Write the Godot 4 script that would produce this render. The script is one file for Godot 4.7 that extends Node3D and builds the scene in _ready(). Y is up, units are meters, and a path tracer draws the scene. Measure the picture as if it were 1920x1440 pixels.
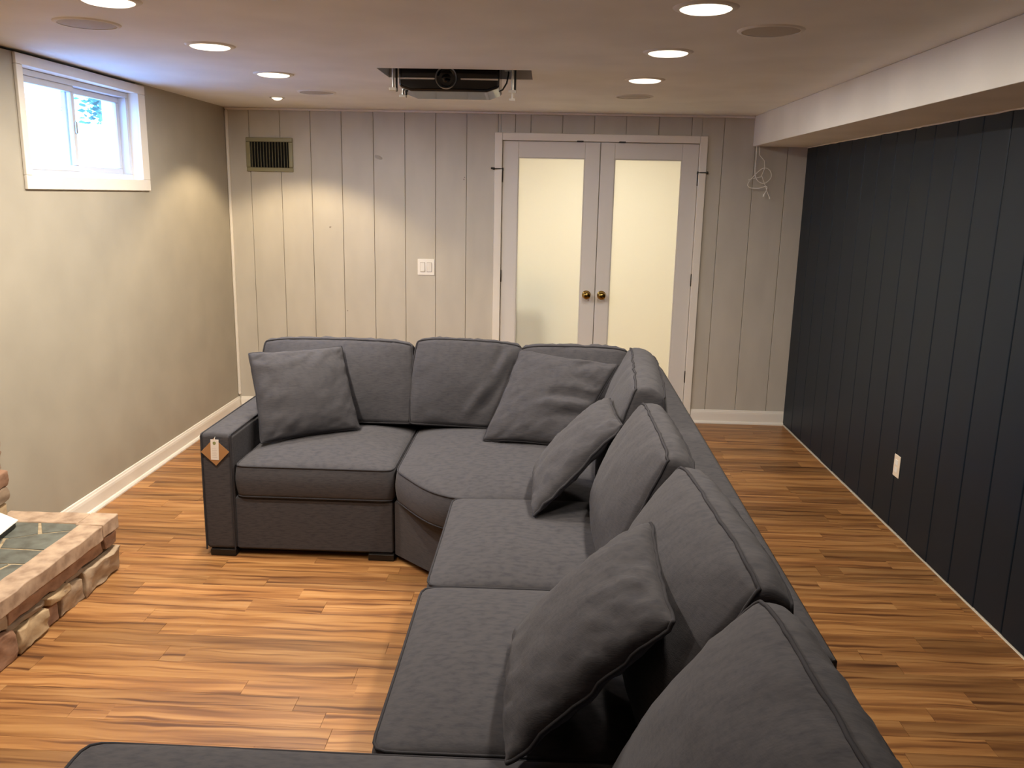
extends Node3D
# A finished basement room: charcoal sectional sofa, panelled walls, frosted double doors, ceiling projector.
# x runs along the back wall from its window-side corner, z runs from the back wall towards the camera, y is up.

const ROOM_W := 4.191
const CEIL := 2.245
const ROOM_D := 8.2
const SOF_X := 3.794
const SOF_Y := 2.038

var rng := RandomNumberGenerator.new()
var M := {}

# ---------------------------------------------------------------- mesh builder
class B:
	var v := PackedVector3Array()
	var n := PackedVector3Array()
	var t := PackedVector2Array()
	var c := PackedColorArray()
	var i := PackedInt32Array()
	var col := Color.WHITE
	func vert(p: Vector3, nr: Vector3, uv := Vector2.ZERO) -> int:
		v.append(p); n.append(nr); t.append(uv); c.append(col)
		return v.size() - 1
	func tri(a: int, b: int, d: int, out: Vector3) -> void:
		if (v[b] - v[a]).cross(v[d] - v[a]).dot(out) >= 0.0:
			i.append(a); i.append(d); i.append(b)
		else:
			i.append(a); i.append(b); i.append(d)
	func quad(a: int, b: int, d: int, e: int, out: Vector3) -> void:
		tri(a, b, d, out); tri(a, d, e, out)
	func mesh() -> ArrayMesh:
		var a := []
		a.resize(Mesh.ARRAY_MAX)
		a[Mesh.ARRAY_VERTEX] = v; a[Mesh.ARRAY_NORMAL] = n; a[Mesh.ARRAY_TEX_UV] = t; a[Mesh.ARRAY_COLOR] = c; a[Mesh.ARRAY_INDEX] = i
		var m := ArrayMesh.new()
		m.add_surface_from_arrays(Mesh.PRIMITIVE_TRIANGLES, a)
		return m

func smooth_normals(b: B, from: int, ifrom: int) -> void:
	for k in range(from, b.v.size()):
		b.n[k] = Vector3.ZERO
	for k in range(ifrom, b.i.size(), 3):
		var p := b.i[k]; var q := b.i[k + 1]; var r := b.i[k + 2]
		var f := (b.v[r] - b.v[p]).cross(b.v[q] - b.v[p])
		b.n[p] += f; b.n[q] += f; b.n[r] += f
	for k in range(from, b.v.size()):
		b.n[k] = b.n[k].normalized()

func bx(b: B, at: Vector3, size: Vector3, bev := 0.004, turn := Basis()) -> void:
	# box with chamfered, softly shaded edges
	var h := size / 2.0
	bev = minf(bev, minf(h.x, minf(h.y, h.z)) * 0.98)
	var id := {}
	for sx in [-1, 1]:
		for sy in [-1, 1]:
			for sz in [-1, 1]:
				var s := Vector3(sx, sy, sz)
				for ax in 3:
					var p := s * (h - Vector3.ONE * bev)
					p[ax] = s[ax] * h[ax]
					var nr := Vector3.ZERO
					nr[ax] = s[ax]
					var w := at + turn * p
					id[[sx, sy, sz, ax]] = b.vert(w, turn * nr, Vector2(w.x, w.z))
	for ax in 3:
		var j := (ax + 1) % 3
		var k := (ax + 2) % 3
		for s in [-1, 1]:
			var q := []
			for st in [[-1, -1], [1, -1], [1, 1], [-1, 1]]:
				var a := [0, 0, 0]
				a[ax] = s; a[j] = st[0]; a[k] = st[1]
				q.append(id[[a[0], a[1], a[2], ax]])
			var o := Vector3.ZERO
			o[ax] = s
			b.quad(q[0], q[1], q[2], q[3], turn * o)
		for sj in [-1, 1]:
			for sk in [-1, 1]:
				var a := [0, 0, 0]
				a[j] = sj; a[k] = sk
				a[ax] = -1
				var p0 = id[[a[0], a[1], a[2], j]]; var p1 = id[[a[0], a[1], a[2], k]]
				a[ax] = 1
				var p2 = id[[a[0], a[1], a[2], k]]; var p3 = id[[a[0], a[1], a[2], j]]
				var o := Vector3.ZERO
				o[j] = sj; o[k] = sk
				b.quad(p0, p1, p2, p3, turn * o)
	for sx in [-1, 1]:
		for sy in [-1, 1]:
			for sz in [-1, 1]:
				b.tri(id[[sx, sy, sz, 0]], id[[sx, sy, sz, 1]], id[[sx, sy, sz, 2]], turn * Vector3(sx, sy, sz))

func slab(b: B, lo: Vector3, hi: Vector3, bev := 0.00003) -> void:
	bx(b, (lo + hi) / 2.0, hi - lo, bev)

func tube(b: B, pts: PackedVector3Array, r: float, sides := 8, closed := false) -> void:
	var cnt := pts.size()
	if cnt < 2:
		return
	var from := b.v.size()
	var tan0 := (pts[1] - pts[0]).normalized()
	var up := Vector3.UP if absf(tan0.y) < 0.9 else Vector3.RIGHT
	var x := tan0.cross(up).normalized()
	for k in cnt:
		var tn: Vector3
		if closed:
			tn = (pts[(k + 1) % cnt] - pts[(k - 1 + cnt) % cnt]).normalized()
		else:
			tn = (pts[mini(k + 1, cnt - 1)] - pts[maxi(k - 1, 0)]).normalized()
		x = (x - tn * x.dot(tn)).normalized()
		var y := tn.cross(x)
		for s in sides:
			var a := TAU * s / sides
			var d := x * cos(a) + y * sin(a)
			b.vert(pts[k] + d * r, d)
	for k in (cnt if closed else cnt - 1):
		for s in sides:
			var s2 := (s + 1) % sides
			var k2 := (k + 1) % cnt
			var q0 := from + k * sides + s
			var q1 := from + k * sides + s2
			var q2 := from + k2 * sides + s2
			var q3 := from + k2 * sides + s
			b.quad(q0, q1, q2, q3, b.n[q0] + b.n[q1])
	if not closed:
		for e in [0, cnt - 1]:
			var o := (pts[0] - pts[1]) if e == 0 else (pts[e] - pts[e - 1])
			var mid := b.vert(pts[e], o.normalized())
			for s in sides:
				b.tri(mid, from + e * sides + s, from + e * sides + (s + 1) % sides, o)

func lathe(b: B, prof: Array, seg := 24, xf := Transform3D()) -> void:
	# profile of Vector2(radius, height); runs from bottom or top, any direction
	var ns := []
	for k in prof.size() - 1:
		var d: Vector2 = (prof[k + 1] - prof[k]).normalized()
		ns.append(Vector2(d.y, -d.x))
	var area := 0.0
	for k in prof.size() - 1:
		area += (prof[k].x + prof[k + 1].x) * (prof[k + 1].y - prof[k].y)
	if area < 0.0:
		for k in ns.size():
			ns[k] = -ns[k]
	for k in prof.size() - 1:
		var n0: Vector2 = ns[k]
		var n1: Vector2 = ns[k]
		if k > 0 and ns[k - 1].dot(ns[k]) > 0.7:
			n0 = (ns[k - 1] + ns[k]).normalized()
		if k + 1 < ns.size() and ns[k + 1].dot(ns[k]) > 0.7:
			n1 = (ns[k + 1] + ns[k]).normalized()
		var from := b.v.size()
		for s in seg + 1:
			var a := TAU * s / seg
			var cs := Vector3(cos(a), 0, sin(a))
			b.vert(xf * (cs * prof[k].x + Vector3(0, prof[k].y, 0)), xf.basis * (cs * n0.x + Vector3(0, n0.y, 0)))
			b.vert(xf * (cs * prof[k + 1].x + Vector3(0, prof[k + 1].y, 0)), xf.basis * (cs * n1.x + Vector3(0, n1.y, 0)))
		for s in seg:
			var q := from + s * 2
			b.quad(q, q + 1, q + 3, q + 2, b.n[q] + b.n[q + 2] + b.n[q + 1])

func prism(b: B, poly: PackedVector2Array, y0: float, y1: float, bev := 0.0) -> void:
	# polygon in (x, z) raised from y0 to y1, upper edge chamfered by bev
	var ctr := Vector2.ZERO
	for p in poly:
		ctr += p
	ctr /= poly.size()
	var top := PackedVector2Array()
	for p in poly:
		top.append(p.move_toward(ctr, bev))
	var cnt := poly.size()
	var tri := Geometry2D.triangulate_polygon(top)
	var base := b.v.size()
	for p in top:
		b.vert(Vector3(p.x, y1, p.y), Vector3.UP, p)
	for k in range(0, tri.size(), 3):
		b.tri(base + tri[k], base + tri[k + 1], base + tri[k + 2], Vector3.UP)
	base = b.v.size()
	for p in poly:
		b.vert(Vector3(p.x, y0, p.y), Vector3.DOWN, p)
	for k in range(0, tri.size(), 3):
		b.tri(base + tri[k], base + tri[k + 1], base + tri[k + 2], Vector3.DOWN)
	for k in cnt:
		var p := poly[k]; var q := poly[(k + 1) % cnt]
		var tp := top[k]; var tq := top[(k + 1) % cnt]
		var e := q - p
		var o := Vector3(e.y, 0, -e.x).normalized()
		if o.dot(Vector3(p.x + q.x - 2 * ctr.x, 0, p.y + q.y - 2 * ctr.y)) < 0:
			o = -o
		var a := b.vert(Vector3(p.x, y0, p.y), o, p); var d := b.vert(Vector3(q.x, y0, q.y), o, q)
		var f := b.vert(Vector3(q.x, y1 - bev, q.y), o, q); var g := b.vert(Vector3(p.x, y1 - bev, p.y), o, p)
		b.quad(a, d, f, g, o)
		if bev > 0:
			var u := b.vert(Vector3(tq.x, y1, tq.y), Vector3.UP, tq); var w := b.vert(Vector3(tp.x, y1, tp.y), Vector3.UP, tp)
			b.quad(g, f, u, w, o + Vector3.UP)

func stations(h: float, r: float, m: int) -> PackedFloat32Array:
	var s := PackedFloat32Array()
	for k in 3:
		s.append(-h + r * (0.0 if k == 0 else 0.35 if k == 1 else 0.7))
	for k in m + 1:
		s.append(lerpf(-h + r, h - r, float(k) / m))
	for k in 3:
		s.append(h - r * (0.7 if k == 0 else 0.35 if k == 1 else 0.0))
	return s

func round_point(p: Vector3, h: Vector3, r: float) -> Vector3:
	var q := p.clamp(-(h - Vector3.ONE * r), h - Vector3.ONE * r)
	var d := p - q
	return q + d.normalized() * r if d.length() > 1e-6 else p

func blob(b: B, h: Vector3, r: float, m: Vector3i, f: Callable) -> void:
	# rounded box, welded, each point moved by f
	var st := [stations(h.x, r, m.x), stations(h.y, r, m.y), stations(h.z, r, m.z)]
	var ids := {}
	var from := b.v.size()
	var ifrom := b.i.size()
	for ax in 3:
		var j := (ax + 1) % 3
		var k := (ax + 2) % 3
		for s in [-1.0, 1.0]:
			var grid := []
			for a in st[j]:
				var row := PackedInt32Array()
				for c in st[k]:
					var p := Vector3.ZERO
					p[ax] = s * h[ax]; p[j] = a; p[k] = c
					var key := Vector3i((p * 20000.0).round())
					if not ids.has(key):
						ids[key] = b.vert(f.call(round_point(p, h, r)), Vector3.ZERO)
					row.append(ids[key])
				grid.append(row)
			# winding: (j, k, ax) is right-handed
			for a in grid.size() - 1:
				for c in grid[a].size() - 1:
					var q0: int = grid[a][c]; var q1: int = grid[a + 1][c]; var q2: int = grid[a + 1][c + 1]; var q3: int = grid[a][c + 1]
					if s > 0:
						for z in [q0, q2, q1, q0, q3, q2]:
							b.i.append(z)
					else:
						for z in [q0, q1, q2, q0, q2, q3]:
							b.i.append(z)
	smooth_normals(b, from, ifrom)

func seam_loop(h: Vector3, r: float, ax: int, s: float, f: Callable, out := 0.0) -> PackedVector3Array:
	# the seam that runs round the face (ax, s) of a rounded box, moved by f
	var j := (ax + 1) % 3
	var k := (ax + 2) % 3
	var loop := []
	var sj := stations(h[j], r, 26)
	var sk := stations(h[k], r, 26)
	for a in sj:
		loop.append([a, -h[k]])
	for a in range(1, sk.size()):
		loop.append([h[j], sk[a]])
	for a in range(sj.size() - 2, -1, -1):
		loop.append([sj[a], h[k]])
	for a in range(sk.size() - 2, 0, -1):
		loop.append([-h[j], sk[a]])
	var pts := PackedVector3Array()
	for q in loop:
		var p := Vector3.ZERO
		p[ax] = s * h[ax]; p[j] = q[0]; p[k] = q[1]
		var w := round_point(p, h, r)
		var d := p - w
		pts.append(f.call(w + d.normalized() * out if d.length() > 1e-6 else w))
	return pts

func dist_to(p: Vector2, line: PackedVector2Array) -> float:
	var best := 1e9
	for k in line.size() - 1:
		best = minf(best, p.distance_to(Geometry2D.get_closest_point_to_segment(p, line[k], line[k + 1])))
	return best

func puff(b: B, edges: Array, y0: float, y1: float, crown: float, k: float, r: float, nz: FastNoiseLite, belly := 0.008) -> Array:
	# upholstered seat over a plan outline made of edge polylines; returns its upper and lower seam
	var outline := PackedVector2Array()
	for e in edges:
		var len := 0.0
		for q in e.size() - 1:
			len += e[q].distance_to(e[q + 1])
		var steps := maxi(6, int(len / 0.03))
		for q in steps:
			var want := len * q / steps
			var at := 0
			while at < e.size() - 2 and want > e[at].distance_to(e[at + 1]):
				want -= e[at].distance_to(e[at + 1]); at += 1
			outline.append(e[at].lerp(e[at + 1], clampf(want / maxf(1e-5, e[at].distance_to(e[at + 1])), 0, 1)))
	# soften corners
	for softening in 2:
		var soft := PackedVector2Array()
		for q in outline.size():
			soft.append(outline[q] * 0.5 + (outline[(q + 1) % outline.size()] + outline[q - 1]) * 0.25)
		outline = soft
	var ctr := Vector2.ZERO
	for p in outline:
		ctr += p
	ctr /= outline.size()
	var mean := 0.0
	for p in outline:
		mean += p.distance_to(ctr) / outline.size()
	var rings := []   # [inset metres, scale, y, is_top]
	rings.append([0.0, 0.02, y0, 0]); rings.append([0.0, 0.6, y0, 0]); rings.append([r * 1.2, 1.0, y0 + 0.0, 0]); rings.append([r * 0.3, 1.0, y0 + r * 0.3, 0])
	rings.append([0.0, 1.0, y0 + r, 0])
	for q in range(1, 6):
		rings.append([-belly * sin(PI * q / 6.0), 1.0, lerpf(y0 + r, y1 - r, q / 6.0), 0])
	rings.append([0.0, 1.0, y1 - r, 0]); rings.append([r * 0.3, 1.0, y1 - r * 0.3, 0]); rings.append([r, 1.0, y1, 1])
	for q in range(1, 19):
		rings.append([0.0, (1.0 - r / mean) * (1.0 - q / 18.5), y1, 1])
	var from := b.v.size()
	var ifrom := b.i.size()
	var cnt := outline.size()
	for g in rings:
		for p in outline:
			var d: Vector2 = (p - ctr)
			var w: Vector2 = ctr + d * float(g[1]) - d.normalized() * float(g[0])
			var y: float = g[2]
			if g[3] == 1:
				var f := 1.0
				for e in edges:
					f *= 1.0 - exp(-dist_to(w, e) / k)
				y += crown * f + 0.004 * nz.get_noise_2d(w.x * 100, w.y * 100) * minf(1.0, f * 2.0)
			b.vert(Vector3(w.x, y, w.y), Vector3.ZERO)
	for g in rings.size() - 1:
		for q in cnt:
			var q2 := (q + 1) % cnt
			var a := from + g * cnt + q; var c := from + g * cnt + q2; var d := from + (g + 1) * cnt + q2; var e := from + (g + 1) * cnt + q
			var mid := b.v[a] + b.v[c] + b.v[d] + b.v[e]
			var o := mid / 4.0 - Vector3(ctr.x, lerpf(y0, y1, 0.5), ctr.y)
			if g < 3:
				o = Vector3.DOWN
			elif g >= 11:
				o = Vector3.UP
			b.quad(a, c, d, e, o)
	for e in [[0, y0, Vector3.DOWN], [rings.size() - 1, 0.0, Vector3.UP]]:
		var m := Vector3.ZERO
		for q in cnt:
			m += b.v[from + e[0] * cnt + q] / cnt
		var mid := b.vert(m, Vector3.ZERO)
		for q in cnt:
			b.tri(mid, from + e[0] * cnt + q, from + e[0] * cnt + (q + 1) % cnt, e[2])
	smooth_normals(b, from, ifrom)
	var hi := PackedVector3Array(); var lo := PackedVector3Array()
	for p in outline:
		var w := p.move_toward(ctr, r * 0.25)
		hi.append(Vector3(w.x, y1 - r * 0.2, w.y)); lo.append(Vector3(w.x, y0 + r * 0.25, w.y))
	return [hi, lo]

# ---------------------------------------------------------------- textures and materials
func noise(seed_: int, freq: float, oct := 3) -> FastNoiseLite:
	var n := FastNoiseLite.new()
	n.seed = seed_; n.frequency = freq; n.fractal_octaves = oct
	n.noise_type = FastNoiseLite.TYPE_SIMPLEX_SMOOTH
	return n

func ramp(stops: Array) -> Gradient:
	var g := Gradient.new()
	var o := PackedFloat32Array(); var c := PackedColorArray()
	for s in stops:
		o.append(s[0]); c.append(s[1])
	g.offsets = o; g.colors = c
	return g

func ramp_texture(n: FastNoiseLite, size: int, g: Gradient) -> ImageTexture:
	var src := n.get_seamless_image(size, size)
	var im := Image.create(size, size, false, Image.FORMAT_RGB8)
	for y in size:
		for x in size:
			im.set_pixel(x, y, g.sample(src.get_pixel(x, y).r))
	return ImageTexture.create_from_image(im)

func rgb8(r: float, g: float, b: float) -> Color:
	return Color(r / 255.0, g / 255.0, b / 255.0)

func mat(c: Color, rough := 0.6, metal := 0.0) -> StandardMaterial3D:
	var m := StandardMaterial3D.new()
	m.albedo_color = c; m.roughness = rough; m.metallic = metal
	return m

func tri_tex(m: StandardMaterial3D, tex: Texture2D, scale: Vector3, world := true) -> StandardMaterial3D:
	m.albedo_texture = tex
	m.uv1_triplanar = true; m.uv1_world_triplanar = world; m.uv1_scale = scale
	return m

func wood_texture() -> ImageTexture:
	var w := 1536; var h := 512
	var im := Image.create(w, h, false, Image.FORMAT_RGB8)
	var broad := noise(11, 1.0, 3); var streak := noise(12, 1.0, 4); var fine := noise(13, 1.0, 2); var bend := noise(14, 1.0, 2); var dark := noise(15, 1.0, 2)
	var g := ramp([[0.0, rgb8(100, 64, 39)], [0.26, rgb8(132, 87, 52)], [0.46, rgb8(164, 113, 67)], [0.64, rgb8(189, 136, 83)], [0.82, rgb8(202, 151, 96)], [1.0, rgb8(214, 166, 112)]])
	for y in h:
		for x in w:
			# 2.4 m along the grain, 0.5 m across
			var u := 2.4 * x / w
			var v := 0.5 * y / h
			var vv := v + 0.012 * bend.get_noise_2d(u * 3.0, v * 6.0)
			var t := 0.58 + 0.40 * broad.get_noise_2d(u * 1.0, vv * 15.0) + 0.16 * streak.get_noise_2d(u * 1.7, vv * 50.0) + 0.05 * fine.get_noise_2d(u * 9.0, vv * 420.0)
			var d := dark.get_noise_2d(u * 1.1 + 40.0, vv * 30.0)
			if d > 0.30:
				t -= (d - 0.30) * 1.0
			im.set_pixel(x, y, g.sample(clampf(t, 0, 1)))
	return ImageTexture.create_from_image(im)

func make_materials() -> void:
	var wood := wood_texture()
	M.wood = mat(Color.WHITE, 0.38)
	M.wood.albedo_texture = wood
	M.wood.uv1_scale = Vector3(1.0 / 2.4, 1.0 / 0.5, 1)
	M.wood.vertex_color_use_as_albedo = true
	M.wood.metallic_specular = 0.42
	var wall_noise := ramp_texture(noise(21, 0.012, 3), 256, ramp([[0.0, Color(0.95, 0.95, 0.95)], [1.0, Color(1, 1, 1)]]))
	M.wall_left = tri_tex(mat(rgb8(174, 167, 152), 0.62), wall_noise, Vector3(0.8, 0.8, 0.8))
	M.wall_back = tri_tex(mat(rgb8(202, 196, 184), 0.5), wall_noise, Vector3(1.4, 0.5, 1.4))
	M.wall_gap = mat(rgb8(140, 130, 118), 0.8)
	M.dark_wall = tri_tex(mat(rgb8(13, 28, 41), 0.5), wall_noise, Vector3(1.4, 0.5, 1.4))
	M.dark_wall.metallic_specular = 0.4
	M.dark_gap = mat(rgb8(22, 30, 42), 0.7)
	M.ceiling = tri_tex(mat(rgb8(236, 236, 234), 0.85), wall_noise, Vector3(0.6, 0.6, 0.6))
	M.soffit = tri_tex(mat(rgb8(238, 235, 228), 0.8), wall_noise, Vector3(0.6, 0.6, 0.6))
	M.trim = mat(rgb8(238, 232, 222), 0.4)
	M.door = mat(rgb8(224, 220, 214), 0.42)
	M.vinyl = mat(rgb8(212, 214, 220), 0.4)
	M.caulk = mat(rgb8(214, 205, 190), 0.8)
	M.slab = mat(rgb8(120, 110, 98), 0.9)
	# upholstery: heathered charcoal linen
	var heather := ramp_texture(noise(31, 0.045, 4), 256, ramp([[0.0, Color(0.80, 0.80, 0.83)], [0.5, Color(0.94, 0.935, 0.935)], [1.0, Color(1, 0.985, 0.97)]]))
	var weave := ramp_texture(noise(32, 0.16, 2), 256, ramp([[0.0, Color.BLACK], [1.0, Color.WHITE]]))
	M.fabric = tri_tex(mat(rgb8(83, 82, 86), 0.95), heather, Vector3(1.8, 11.0, 3.4))
	M.fabric.metallic_specular = 0.25
	M.fabric.heightmap_enabled = true
	M.fabric.heightmap_texture = weave
	M.fabric.heightmap_scale = 0.04
	M.fabric.rim_enabled = true
	M.fabric.rim = 0.35
	M.fabric.rim_tint = 0.6
	M.welt = mat(rgb8(64, 63, 67), 0.95)
	M.welt.metallic_specular = 0.2
	M.leg = mat(rgb8(24, 20, 18), 0.5)
	# fittings
	M.black = mat(rgb8(14, 14, 15), 0.35)
	M.gloss_black = mat(rgb8(10, 10, 11), 0.12)
	M.lens = mat(rgb8(8, 9, 12), 0.05)
	M.silver = mat(rgb8(200, 198, 194), 0.3, 0.9)
	M.strip = mat(rgb8(225, 220, 210), 0.3)
	M.zinc = mat(rgb8(190, 188, 182), 0.35, 0.85)
	M.nut = mat(rgb8(226, 222, 214), 0.5)
	M.brass = mat(rgb8(160, 130, 70), 0.18, 1.0)
	M.bronze = mat(rgb8(34, 28, 24), 0.4, 0.4)
	M.vent = mat(rgb8(150, 144, 112), 0.45, 0.2)
	M.vent_dark = mat(rgb8(9, 8, 7), 0.95)
	M.plate = mat(rgb8(244, 241, 236), 0.35)
	M.rocker = mat(rgb8(236, 233, 229), 0.3)
	M.almond = mat(rgb8(240, 226, 208), 0.4)
	M.grille = mat(rgb8(186, 181, 174), 0.8)
	M.grille.heightmap_enabled = true
	M.cable = mat(rgb8(250, 247, 240), 0.5)
	M.ply = mat(rgb8(124, 112, 98), 0.9)
	M.grille.heightmap_texture = weave
	M.grille.heightmap_scale = 0.05
	M.grille.uv1_triplanar = true
	M.grille.uv1_scale = Vector3(6, 6, 6)
	# stone
	var sn := noise(41, 0.014, 5)
	var stone_tex := ramp_texture(sn, 256, ramp([[0.0, Color(0.74, 0.70, 0.67)], [0.45, Color(0.89, 0.87, 0.85)], [1.0, Color(1, 0.99, 0.97)]]))
	var tones := [rgb8(190, 170, 146), rgb8(172, 136, 112), rgb8(198, 174, 140), rgb8(160, 140, 120), rgb8(180, 146, 124)]
	for k in tones.size():
		var m := tri_tex(mat(tones[k], 0.85), stone_tex, Vector3(2.5, 4.5, 2.5))
		m.heightmap_enabled = true; m.heightmap_texture = stone_tex; m.heightmap_scale = 0.5
		M["stone%d" % k] = m
	M.cap = tri_tex(mat(rgb8(200, 176, 154), 0.8), stone_tex, Vector3(3, 3, 3))
	M.cap.heightmap_enabled = true; M.cap.heightmap_texture = stone_tex; M.cap.heightmap_scale = 0.25
	M.slate = tri_tex(mat(rgb8(118, 124, 118), 0.55), stone_tex, Vector3(3, 3, 3))
	M.mortar = tri_tex(mat(rgb8(196, 180, 150), 0.9), stone_tex, Vector3(6, 6, 6))
	M.mortar_dark = mat(rgb8(92, 76, 62), 0.95)
	M.paper = mat(rgb8(246, 240, 232), 0.6)
	M.kraft = mat(rgb8(176, 130, 84), 0.7)
	M.green = mat(rgb8(150, 158, 84), 0.6)
	# glass
	M.pane = mat(Color(0.95, 0.98, 1.0, 0.06), 0.02)
	M.pane.transparency = BaseMaterial3D.TRANSPARENCY_ALPHA
	M.frost = mat(rgb8(244, 240, 226), 0.12)
	M.frost.backlight_enabled = true
	M.frost.backlight = Color(1, 1, 1)
	M.lamp = mat(rgb8(255, 246, 230), 0.5)
	M.lamp.emission_enabled = true
	M.lamp.emission = rgb8(255, 240, 214)
	M.lamp.emission_energy_multiplier = 2.2

# ---------------------------------------------------------------- nodes
func obj(called: String, b: B, m: Material, parent: Node3D = null) -> MeshInstance3D:
	var o := MeshInstance3D.new()
	o.name = called
	o.mesh = b.mesh()
	o.material_override = null
	o.mesh.surface_set_material(0, m)
	(parent if parent else self).add_child(o, true)
	return o

func thing(called: String, label: String, category: String, at := Vector3.ZERO, group := "") -> Node3D:
	var o := Node3D.new()
	o.name = called
	add_child(o, true)
	o.position = at
	o.set_meta("label", label); o.set_meta("category", category)
	if group:
		o.set_meta("group", group)
	return o

func struct(called: String, at := Vector3.ZERO, label := "") -> Node3D:
	var o := Node3D.new()
	o.name = called
	add_child(o, true)
	o.position = at
	o.set_meta("kind", "structure")
	if label:
		o.set_meta("label", label)
		o.set_meta("category", called.split("_")[0])
	return o

# ---------------------------------------------------------------- scene
func _ready() -> void:
	rng.seed = 20240611
	# camera
	var cam := Camera3D.new()
	cam.name = "camera"
	cam.position = Vector3(2.3375, 1.665, 6.3659)
	cam.rotation = Vector3(-0.2172, 0.035, 0.0204)
	cam.fov = 48.37
	cam.near = 0.05
	add_child(cam)
	cam.current = true
	# sky, exposure
	var env := Environment.new()
	var sky := Sky.new()
	var psm := ProceduralSkyMaterial.new()
	psm.sky_top_color = rgb8(120, 172, 255)
	psm.sky_horizon_color = rgb8(122, 174, 255)
	psm.ground_bottom_color = rgb8(150, 170, 200)
	psm.ground_horizon_color = rgb8(122, 174, 255)
	psm.sky_energy_multiplier = 1.0
	psm.ground_energy_multiplier = 1.0
	sky.sky_material = psm
	env.background_mode = Environment.BG_SKY
	env.sky = sky
	env.background_energy_multiplier = SKY_ENERGY
	env.tonemap_mode = Environment.TONE_MAPPER_LINEAR
	env.tonemap_exposure = EXPOSURE
	env.sdfgi_enabled = true; env.ssao_enabled = true; env.ssil_enabled = true
	var we := WorldEnvironment.new()
	we.name = "world_environment"
	we.environment = env
	add_child(we)
	make_materials()
	build_shell()
	build_floor()
	build_wall_back()
	build_wall_right()
	build_window()
	build_doors()
	build_next_room()
	build_outside()
	build_fireplace()
	build_sofa()
	build_pillows()
	build_ceiling_fittings()
	build_projector()
	build_small()

const SKY_ENERGY := 16.0
const EXPOSURE := 1.05
const DOWNLIGHT := 2.1
const EYEBALL := 1.15
const NEXT_ROOM := 4.1
const WARM := Color(1.0, 0.955, 0.885)

func build_shell() -> void:
	# ceiling with the projector opening
	var b := B.new()
	var x0 := 1.51; var x1 := 2.25; var z0 := 1.752; var z1 := 2.09
	slab(b, Vector3(-0.2, CEIL, -0.14), Vector3(ROOM_W + 0.2, CEIL + 0.1, z0))
	slab(b, Vector3(-0.2, CEIL, z1), Vector3(ROOM_W + 0.2, CEIL + 0.1, ROOM_D + 0.1))
	slab(b, Vector3(-0.2, CEIL, z0), Vector3(x0, CEIL + 0.1, z1))
	slab(b, Vector3(x1, CEIL, z0), Vector3(ROOM_W + 0.2, CEIL + 0.1, z1))
	var c := struct("ceiling")
	obj("ceiling_board", b, M.ceiling, c)
	b = B.new()
	slab(b, Vector3(x0 - 0.02, CEIL + 0.1, z0 - 0.02), Vector3(x0, CEIL + 0.36, z1 + 0.02))
	slab(b, Vector3(x1, CEIL + 0.1, z0 - 0.02), Vector3(x1 + 0.02, CEIL + 0.36, z1 + 0.02))
	slab(b, Vector3(x0, CEIL + 0.1, z0 - 0.02), Vector3(x1, CEIL + 0.36, z0))
	slab(b, Vector3(x0, CEIL + 0.1, z1), Vector3(x1, CEIL + 0.36, z1 + 0.02))
	slab(b, Vector3(x0 - 0.02, CEIL + 0.36, z0 - 0.02), Vector3(x1 + 0.02, CEIL + 0.38, z1 + 0.02))
	obj("projector_recess", b, M.ply, c)
	# left wall around the basement window, with the shadow gap under the ceiling beside the window
	var w := struct("wall_left")
	b = B.new()
	var wy0 := 1.70; var wy1 := 2.19; var wz0 := 1.38; var wz1 := 2.48
	slab(b, Vector3(-0.2, -0.1, -0.14), Vector3(0, CEIL, wz0))
	slab(b, Vector3(-0.2, -0.1, wz0), Vector3(0, wy0, wz1))
	slab(b, Vector3(-0.2, wy1, wz0), Vector3(0, CEIL - 0.012, wz1))
	slab(b, Vector3(-0.2, -0.1, wz1), Vector3(0, CEIL - 0.012, ROOM_D))
	slab(b, Vector3(-0.2, CEIL - 0.012, wz0), Vector3(-0.05, CEIL, ROOM_D))
	obj("wall_board", b, M.wall_left, w)
	b = B.new()
	slab(b, Vector3(-0.2, -0.1, ROOM_D), Vector3(ROOM_W + 0.2, CEIL, ROOM_D + 0.1))
	var f := struct("wall_front")
	obj("wall_board", b, M.dark_wall, f)
	# boxed soffit along the dark wall
	b = B.new()
	slab(b, Vector3(SOF_X, SOF_Y, 0.0), Vector3(ROOM_W, CEIL, ROOM_D), 0.003)
	obj("trim_1", b, M.soffit).set_meta("kind", "structure")
	# ragged caulk line between soffit and dark wall
	b = B.new()
	var pts := PackedVector3Array()
	var nz := noise(5, 1.0, 2)
	for k in 160:
		pts.append(Vector3(ROOM_W - 0.014, SOF_Y - 0.002 + 0.003 * nz.get_noise_1d(k * 1.3), 0.02 + k * 0.05))
	tube(b, pts, 0.005, 5)
	obj("trim_2", b, M.caulk).set_meta("kind", "structure")
	# slim strip along the top of the back wall
	b = B.new()
	slab(b, Vector3(0.0, CEIL - 0.016, 0.0), Vector3(SOF_X, CEIL, 0.016), 0.004)
	obj("trim_3", b, M.trim).set_meta("kind", "structure")
	# corner strip
	b = B.new()
	slab(b, Vector3(0.0, 0.12, 0.0), Vector3(0.022, CEIL - 0.016, 0.022), 0.007)
	obj("trim_4", b, M.trim).set_meta("kind", "structure")
	# baseboards
	base_run("baseboard_left", Vector3(0, 0, 2.87), Vector3(0, 0, 0), Vector3(1, 0, 0))
	base_run("baseboard_back", Vector3(3.478, 0, 0), Vector3(ROOM_W - 0.013, 0, 0), Vector3(0, 0, 1))
	base_run("baseboard_rear", Vector3(0.02, 0, 0), Vector3(1.95, 0, 0), Vector3(0, 0, 1))

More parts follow.
